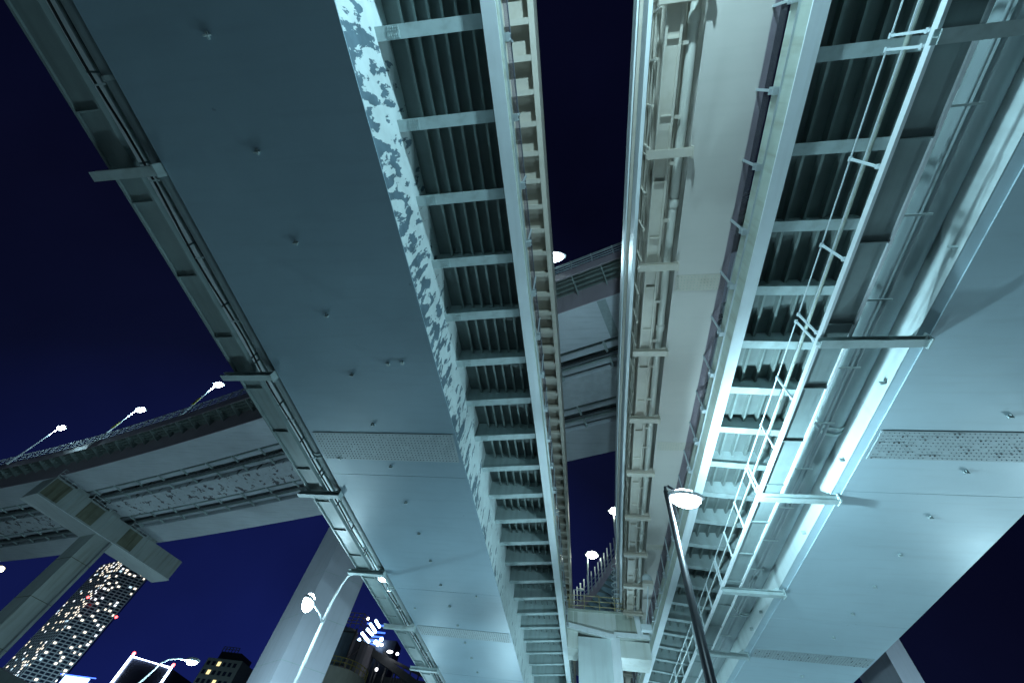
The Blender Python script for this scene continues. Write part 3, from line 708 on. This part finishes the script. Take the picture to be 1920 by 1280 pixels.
# lamps on the edge of the crossing viaduct
for i, (bp, tp, lab) in enumerate((((12, 870), (115, 802), 'leftmost of the three lamps on the crossing viaduct rail'),
                     ((165, 838), (264, 768), 'middle of the three lamps on the crossing viaduct, yellow tag on its pole'),
                     ((320, 795), (410, 721), 'rightmost of the three lamps on the crossing viaduct, beside the left viaduct'),
                     (None, (1037, 482), 'lamp on the crossing viaduct in the sky gap above the posts'))):
    if bp:
        b = atz(bp[0], bp[1], 26.2); hpt = aty(tp[0], tp[1], b.y)
    else:
        hpt = atz(1037, 482, 33.0); b = Vector((hpt.x, hpt.y, 26.2)); 
        f = min(frC, key=lambda q: abs(q[0][0] - hpt.x)); b.y = f[0][1] - 1.55; hpt = aty(1037, 482, b.y); b.x = hpt.x - .7
    T = thing('viaduct_lamp', lab, 'street lamp', (b.x, b.y, 26.2), group='lamps along the crossing viaduct edge')
    hx = hpt.x - .5 if bp else hpt.x - .6
    tt = Vector((b.x, b.y, hpt.z - .15))
    MB().tube([tuple(b), (b.x, b.y, 28.5), tuple(tt), tuple(hpt + Vector((-.1, 0, .12)))], [.12, .08, .06, .045], 8).build('pole', M['polew'], T, smooth=True)
    MB().beam((b.x, b.y, 26.2), (b.x, b.y, 27.6), .22, .12, up=(0, 1, 0)).build('bracket_foot', M['polew'], T)
    if i in (1, 2):
        MB().beam((b.x, b.y - .09, 29.2), (b.x, b.y - .09, 30.3), .32, .03, up=(0, 1, 0)).build('yellow_tag', M['yellow'], T)
        m1 = MB()
        for k in range(3): m1.beam((b.x, b.y - .12, 29.35 + .3 * k), (b.x, b.y - .12, 29.55 + .3 * k), .12, .02, up=(0, 1, 0))
        m1.build('tag_characters', M['cable'], T)
    head(T, hpt, (1, 0), L=1.1 if not bp else .85, power=2200, rz=.36 if bp else .55, lr=.2)
# two lamps of the distant ramp
for px, py, bx_, by_, lab in ((1154, 958, 1159, 1052, 'greenish lamp on the distant ramp, higher of two beside the beige ramp'),
                              (1110, 1040, 1104, 1112, 'greenish lamp on the distant ramp, lower of two above the centre pier')):
    b = atz(bx_, by_, 27.4); hp = aty(px, py, b.y)
    T = thing('ramp_lamp', lab, 'street lamp', tuple(b), group='lamps on the distant ramp')
    MB().tube([tuple(b), (b.x, b.y, hp.z - .3), (b.x + .05, b.y, hp.z), (hp.x - .2, b.y, hp.z + .05)], [.11, .08, .07, .06], 8).build('pole', M['polew'], T, smooth=True)
    head(T, hp, (1, 0), L=1.1, lens='lensg', power=600, rz=.5, colr=(.85, 1, .85))
b = aty(1076, 1140, 60); T = thing('unlit_lamp', 'small unlit lamp post left of the distant ramp posts', 'street lamp', (b.x, b.y, 24))
MB().tube([(b.x, b.y, 24), (b.x, b.y, 28.5), (b.x + .9, b.y, 28.55)], .06, 6).build('pole', M['polew'], T)
head(T, (b.x + 1.0, b.y, 28.5), (1, 0), L=.5, lit=False)
# partly seen warm lamp at left edge
hp = aty(-2, 1067, 62); T = thing('street_lamp', 'warm yellowish lamp cut by the left picture edge', 'street lamp', (hp.x, hp.y, GZ))
MB().tube([(hp.x - 1.5, hp.y, GZ), (hp.x - 1.5, hp.y, hp.z), (hp.x - .3, hp.y, hp.z + .1)], [.14, .08, .06], 8).build('pole', M['polew'], T, smooth=True)
head(T, hp, (1, 0), L=1.2, lens='lensy', power=500, colr=(1, .85, .55), rz=.5)
# out-of-frame fill lamps, added to light the undersides, crossing and piers
for x, y, hh, pw, lab in ((1.6, -8, 11.25, 6400, 'added fill lamp behind the viewpoint beside the road'), (3.6, 42, 6.5, 2200, 'added fill lamp further along the road between the viaducts'),
                      (-14.5, 46, 5.0, 1000, 'added fill lamp under the far end of the left viaduct'), (31, 24, 1.5, 7000, 'added fill lamp to the right of the right viaduct'), (1.9, 24, 3.0, 3800, 'added fill lamp in front of the centre pier'), (-56, 12, 2.0, 3800, 'added fill lamp under the crossing viaduct'), (-21, 27, 2.2, 3500, 'added fill lamp at the foot of the concrete column'), (-6, 44, 2.5, 3000, 'added fill lamp under the left viaduct'), (31, 33, 2, 6500, 'added fill lamp near the white column')):
    T = thing('street_lamp', lab, 'street lamp', (x, y, GZ))
    MB().tube([(x - .7, y, GZ), (x - .7, y, hh), (x - .2, y, hh + .1)], [.15, .08, .06], 12).build('pole', M['pole'], T, smooth=True)
    head(T, (x, y, hh), (1, 0), L=.5, power=pw, rz=.15)
# ------------------------------------------------------------------ city
def tower():
    R = random.Random(11)
    T = thing('residential_tower', 'tall residential tower with scattered lit windows beyond the T-shaped pier', 'tower', (-600, 500, GZ))
    yb = 500.0
    r_right = -1.130; sp_ = ray(221, 1068); r_seam = sp_.x / sp_.y; r_left = -1.300
    P0 = Vector((r_right * 512, 512)); P1 = Vector((r_seam * 492, 492)); P2 = Vector((r_left * 515, 515))
    ctrl = (P1 + P2) / 2 + (Vector((0, 0)) - (P1 + P2) / 2).normalized() * 6
    pts = [(P0, P1, 6)]
    line = [P0.lerp(P1, k / 6) for k in range(7)]
    for k in range(1, 12):
        t = k / 11; line.append(P1 * (1 - t) ** 2 + ctrl * 2 * t * (1 - t) + P2 * t * t)
    H = 229.0; fl = 3.15
    back = Vector((-30, 30))
    poly = [(p.x, p.y) for p in line] + [(line[-1].x + back.x, line[-1].y + back.y), (line[0].x + back.x, line[0].y + back.y)]
    MB().prism(poly, GZ, H).build('shell', paint('tower_wall', (.06, .065, .085), var=.1), T)
    fr = MB()
    fm = emis('tower_frame_lit_by_city', (.2, .28, .42), .0); fm = paint('tower_frame', (.34, .36, .40), var=.1)
    def outp(p, d): return p + (Vector((0, 0)) - p).normalized() * d
    for p in line:
        a = outp(p, .9); fr.beam((a.x, a.y, 60), (a.x, a.y, H + 1), .5, .7, up=(0, 1, 0))
    fr.build('vertical_mullion', fm, T)
    sl = MB(); z = 62
    zs = []
    while z < H: zs.append(z); z += fl
    for z in zs:
        for a, b in zip(line, line[1:]):
            a_ = outp(a, .6); b_ = outp(b, .6); sl.beam((a_.x, a_.y, z), (b_.x, b_.y, z), .9, .75)
    sl.build('balcony_slab', fm, T)
    warm = [emis('lit_window_warm', (1, .88, .7), 2.4), emis('lit_window_white', (.9, .95, 1), 2.6), emis('lit_window_cool', (.6, .85, 1), 1.6), emis('lit_window_dim', (.9, .75, .5), .6)]
    cand = []
    for i, (a, b) in enumerate(zip(line, line[1:])):
        for z in zs[:-1]: cand.append((i, z, a, b))
    R.shuffle(cand); used = 0
    dk = MB()
    def pane(mb, a, b, z, s0=.2, s1=.8):
        p = outp(a.lerp(b, s0), .3); q = outp(a.lerp(b, s1), .3); mb.beam((p.x, p.y, z + 1.7), (q.x, q.y, z + 1.7), .15, 1.9)
    nl = 0; dim = MB()
    for i, z, a, b in cand:
        pr = .24 + (.25 if 5 < i < 9 else 0) + (.3 if z > 212 else 0) - (.08 if i > 11 else 0)
        if R.random() < pr:
            if nl < 98:
                m1 = MB(); s0 = R.choice((.15, .45, .2)); pane(m1, a, b, z, s0, s0 + R.choice((.35, .5, .4))); m1.build('lit_window', R.choice([warm[0], warm[1], warm[1], warm[2]]), T); nl += 1
            else: pane(dim, a, b, z, .2, R.choice((.5, .7)))
        else: pane(dk, a, b, z)
    o = dim.build('lit_windows_far', warm[0], T); o['kind'] = 'stuff'
    gm = paint('dark_window_glass', (.015, .02, .035), rough=.15); o = dk.build('dark_windows', gm, T); o['kind'] = 'stuff'
    red = emis('red_beacon', (1, .05, .05), 12)
    for px, py in ((165, 1119), (218, 1156)):
        p = aty(px, py, 480); MB().blob(p, 1.4, 1.4, 1.4, n=8, m=6).build('aviation_beacon', red, T)
    MB().prism([(line[3].x, line[3].y), (line[9].x, line[9].y), (line[9].x - 14, line[9].y + 14), (line[3].x - 14, line[3].y + 14)], H, H + 6).build('roof_house', fm, T)
tower()
def outlined():
    T = thing('office_building', 'dark building outlined with bright white neon tubes at its roof', 'building', (-280, 300, GZ))
    bl = emis('white_blue_neon', (.55, .7, 1.0), 14); dk = paint('dark_glass_facade', (.03, .035, .05), rough=.2)
    y = 300; P = [aty(248, 1230, y), aty(322, 1252, y)]; x0, x1 = P[0].x, P[1].x; h0, h1 = P[0].z, P[1].z
    v = [(x0, y, GZ), (x1, y, GZ), (x1, y, h1), (x0, y, h0), (x0, y + 30, GZ), (x1, y + 30, GZ), (x1, y + 30, h1), (x0, y + 30, h0)]
    MB().add(v, [(0, 1, 2, 3), (7, 6, 5, 4), (0, 4, 5, 1), (1, 5, 6, 2), (2, 6, 7, 3), (3, 7, 4, 0)]).build('facade', dk, T)
    MB().tube([(x0, y - .6, 40), (x0, y - .6, h0), (x1, y - .6, h1), (x1, y - .6, 40)], .75, 8).build('neon_outline', bl, T)
    wn = emis('bright_office_window', (.8, .92, 1), 4)
    R = random.Random(2)
    for r in range(4):
        for c in range(7):
            if R.random() < .25: continue
            x = x0 + 3 + c * 4.2; z = h1 - 13 - r * 3.6
            bx('lit_window', wn, T, x, x + 3.2, y - .4, y - .02, z, z + 1.6)
    for x, h in ((x0, h0), (x1, h1)): MB().blob((x, y - .5, h + 1.6), 1, 1, 1, n=8, m=6).build('aviation_beacon', emis('red_roof_beacon', (1, .1, .1), 10), T)
outlined()
# blue lit block beside it
def bluesign():
    y = 300; p = aty(145, 1273, y)
    T = thing('illuminated_sign', 'wide blue-white illuminated roof sign low at the left', 'sign', (p.x, y, GZ))
    bx('sign_face', emis('blue_sign_light', (.25, .4, 1), 9), T, p.x - 10, p.x + 9, y - 1, y, p.z - 6, p.z + 1)
    bx('support_block', paint('sign_block', (.05, .06, .09)), T, p.x - 14, p.x + 14, y + .1, y + 14, GZ, p.z - .5)
    bx('rim_tube', emis('blue_rim', (.05, .12, 1), 5), T, p.x - 14, p.x + 14, y - 1.5, y - 1.1, p.z + 1.2, p.z + 1.6)
bluesign()
def block():
    y = 200; a = aty(385, 1232, y); b = aty(455, 1240, y)
    T = thing('apartment_block', 'small grey apartment block with a few warm windows and rooftop clutter', 'building', (a.x, y, GZ))
    wm = paint('block_wall', (.22, .24, .23), var=.1); h = aty(415, 1234, y).z; x0 = aty(372, 1262, y).x; xm = aty(428, 1240, y).x; x1 = aty(452, 1245, y).x
    bx('wall', wm, T, x0, x1, y, y + 14, GZ, h)
    MB().prism([(x0 + 3, y + 2), (x1 - 4, y + 2), (x1 - 4, y + 12), (x0 + 3, y + 12)], h, h + 3.2).build('roof_house', paint('roof_clutter', (.05, .05, .06)), T)
    m1 = MB()
    for k in range(6): m1.beam((x0 + 3 + k * 1.6, y + 2, h + 3.2), (x0 + 3 + k * 1.6, y + 2, h + 5.0), .25, .25, up=(0, 1, 0))
    for z in (4.2, 5.0): m1.beam((x0 + 3, y + 2, h + z), (x0 + 11, y + 2, h + z), .2, .2)
    m1.build('roof_frame', paint('roof_frame_steel', (.1, .1, .11)), T)
    R = random.Random(9); wr = emis('warm_room', (1, .8, .35), 1.6); dkm = paint('dark_pane', (.02, .025, .05), rough=.2)
    nx = int((x1 - x0) / 2.6)
    for r in range(7):
        for c in range(nx):
            x = x0 + .8 + c * 2.6; z = h - 2.6 - r * 3.1
            lit = R.random() < .22 and c < nx - 2
            f = bx('window', wr if lit else dkm, T, x, x + 1.5, y - .06, y + .02, z, z + 1.5)
    return
block()
def plant():
    y = 120.0
    steel = paint('plant_steel_blue', (.16, .23, .30), var=.15, streak=.4, sc=.5); dk = paint('plant_dark_steel', (.07, .08, .09), var=.2); yl = paint('plant_yellow_rail', (.4, .33, .06))
    T = thing('batching_tower', 'slim blue-grey plant silo with yellow railed platform on top', 'silo', (-61, y, GZ))
    x0, x1 = -.530 * y, -.490 * y; h = .382 * y
    MB().tube([((x0 + x1) / 2, y, 34), ((x0 + x1) / 2, y, h - 4.2), ((x0 + x1) / 2, y, h - 3.6)], [2.3, 2.3, 1.9], 20).build('silo_body', steel, T, smooth=False)
    MB().tube([((x0 + x1) / 2, y, 30), ((x0 + x1) / 2, y, 34)], [.5, 2.3], 20).build('hopper', steel, T)
    m1 = MB()
    for sx in (x0 - .5, x1 + .5):
        for sy in (y - 2.6, y + 2.6): m1.beam((sx, sy, GZ), (sx, sy, h - 4), .35, .35, up=(0, 1, 0))
        for z in range(10, 44, 5): m1.beam((sx, y - 2.6, z), (sx, y + 2.6, z + 4), .2, .2)
    for z in (12, 20, 28, 34, 41): m1.beam((x0 - .5, y - 2.6, z), (x1 + .5, y - 2.6, z), .3, .3)
    m1.build('lattice_frame', dk, T)
    m1 = MB()
    for z in (0, .7, 1.5, 2.5):
        m1.beam((x0 - 1, y - 3, h - 3 + z), (x1 + 1.2, y - 3, h - 3 + z), .12, .12)
        m1.beam((x1 + 1.2, y - 3, h - 3 + z), (x1 + 1.2, y + 3, h - 3 + z), .12, .12)
    for k in range(6): m1.beam((x0 - 1 + k * 1.4, y - 3, h - 4), (x0 - 1 + k * 1.4, y - 3, h - .5), .12, .12, up=(0, 1, 0))
    m1.build('platform_rail', yl, T)
    MB().blob(tuple(aty(690, 1159, y)), .35, .35, .35, n=8, m=6).build('work_light', emis('warm_work_light', (1, .85, .6), 12), T)
    y = 95.0
    T = thing('storage_tank', 'cream round tank with railed rim at the foot of the concrete column', 'tank', (-46, y, GZ))
    cx = -.50 * y; r = 5.6
    MB().tube([(cx, y, GZ), (cx, y, 25.6), (cx, y, 27.2)], [r, r, .3], 40).build('shell', paint('tank_cream', (.42, .42, .36), var=.06), T)
    m1 = MB()
    for z in (26.4, 27.1): m1.tube([(cx + r * math.cos(a * math.pi / 16), y + r * math.sin(a * math.pi / 16), z) for a in range(33)], .07, 5, cap=False)
    for a in range(32): m1.beam((cx + r * math.cos(a * math.pi / 16), y + r * math.sin(a * math.pi / 16), 25.5), (cx + r * math.cos(a * math.pi / 16), y + r * math.sin(a * math.pi / 16), 27.1), .09, .09, up=(0, 1, 0))
    m1.build('rim_rail', yl, T)
    y = 130.0
    T = thing('processing_plant', 'dark plant building with grey cylinder and sloping conveyor under the left walkway', 'plant', (-55, y, GZ))
    MB().tube([(-.468 * y, y, GZ), (-.468 * y, y, .325 * y)], 3.6, 24).build('cylinder', paint('plant_grey', (.22, .23, .27), var=.1), T)
    bx('hall', dk, T, -.445 * y, -.30 * y, y + 6, y + 20, GZ, .29 * y)
    a = aty(675, 1205, y); b = aty(790, 1290, y)
    MB().beam(a, b, 1.2, 1.6).build('conveyor', dk, T)
    a = aty(640, 1190, y); b = aty(735, 1230, y)
    m1 = MB()
    for k in range(9):
        p = Vector(a).lerp(Vector(aty(780, 1290, y)), k / 8); m1.beam(p, (p.x, p.y, GZ), .35, .35, up=(0, 1, 0))
        p2 = Vector(aty(690, 1215, y)).lerp(Vector(aty(800, 1270, y)), k / 8); m1.beam(p2, (p2.x, p2.y - 2, GZ), .3, .3, up=(0, 1, 0))
    m1.beam(aty(690, 1215, y), aty(800, 1270, y), .5, .6); m1.beam(aty(720, 1222, y), aty(760, 1280, y), .4, .6)
    m1.build('gantry_frame', dk, T)
    yy = 128.0
    wl = emis('plant_work_light', (.95, .95, 1), 8)
    for px, py, r in ((731, 1221, .9), (706, 1254, .4), (745, 1225, .4), (716, 1208, .4)): MB().blob(tuple(aty(px, py, yy)), r, .4, .35, n=8, m=6).build('work_light', wl, T)
    y = 160.0
    T = thing('lit_boom', 'dark boom with zigzag rows of blue-white lights beyond the silo', 'lights', (-70, y, GZ))
    bw = emis('blue_white_tube', (.45, .68, 1), 14); bb = emis('blue_tube', (.05, .15, 1), 2.5)
    for p, q in (((704, 1162), (712, 1175)), ((694, 1168), (705, 1185)), ((688, 1178), (699, 1190)), ((678, 1185), (692, 1203)), ((673, 1197), (678, 1208))):
        MB().tube([tuple(aty(*p, y)), tuple(aty(*q, y))], .42, 6).build('light_tube', bw, T)
    for p, q in (((712, 1172), (734, 1173)), ((703, 1184), (722, 1186)), ((697, 1192), (718, 1194)), ((690, 1206), (706, 1207)), ((688, 1168), (696, 1168)), ((692, 1200), (712, 1200))):
        MB().tube([tuple(aty(*p, y)), tuple(aty(*q, y))], .25, 6).build('light_tube', bb, T)
    for p in ((715, 1198), (709, 1207), (704, 1203)): MB().blob(tuple(aty(*p, y)), .7, .5, .7, n=8, m=6).build('light_bulb', bw, T)
    bx('boom_body', paint('boom_steel', (.03, .035, .05)), T, -.50 * y, -.40 * y, y + 2, y + 8, GZ, .345 * y)
plant()
for x, y, z, pw, lab in ((-470, 380, 20, 1200000, 'unseen fill light added for the residential tower'), (-50, 85, 4, 12000, 'unseen fill light added for the plant silo'), (-150, 170, 10, 30000, 'unseen fill light added beside the apartment block')):
    T = thing('added_fill_light', lab, 'floodlight', (x, y, GZ))  # unseen lights added to brighten the tower, silo and apartment block
    MB().tube([(x - 1, y + .3, GZ), (x - 1, y + .3, z + .1), (x - .3, y, z + .15)], .12, 8).build('pole', M['pole'], T)
    head(T, (x, y, z), (1, 0), L=.8, power=pw, rz=.2)
# low wall edge at the very lower left
a = aty(-20, 1246, 60); b = aty(70, 1290, 60)
T = thing('parapet_wall', 'greenish grey parapet edge at the lower left corner', 'wall', (a.x, 60, GZ))
MB().add([(a.x - 10, 60, GZ), (b.x, 60, GZ), (b.x, 60, b.z), (a.x - 10, 60, a.z + 2), (a.x - 10, 64, GZ), (b.x, 64, GZ), (b.x, 64, b.z), (a.x - 10, 64, a.z + 2)],
         [(0, 1, 2, 3), (7, 6, 5, 4), (0, 4, 5, 1), (1, 5, 6, 2), (2, 6, 7, 3), (3, 7, 4, 0)]).build('wall', M['capm'], T)
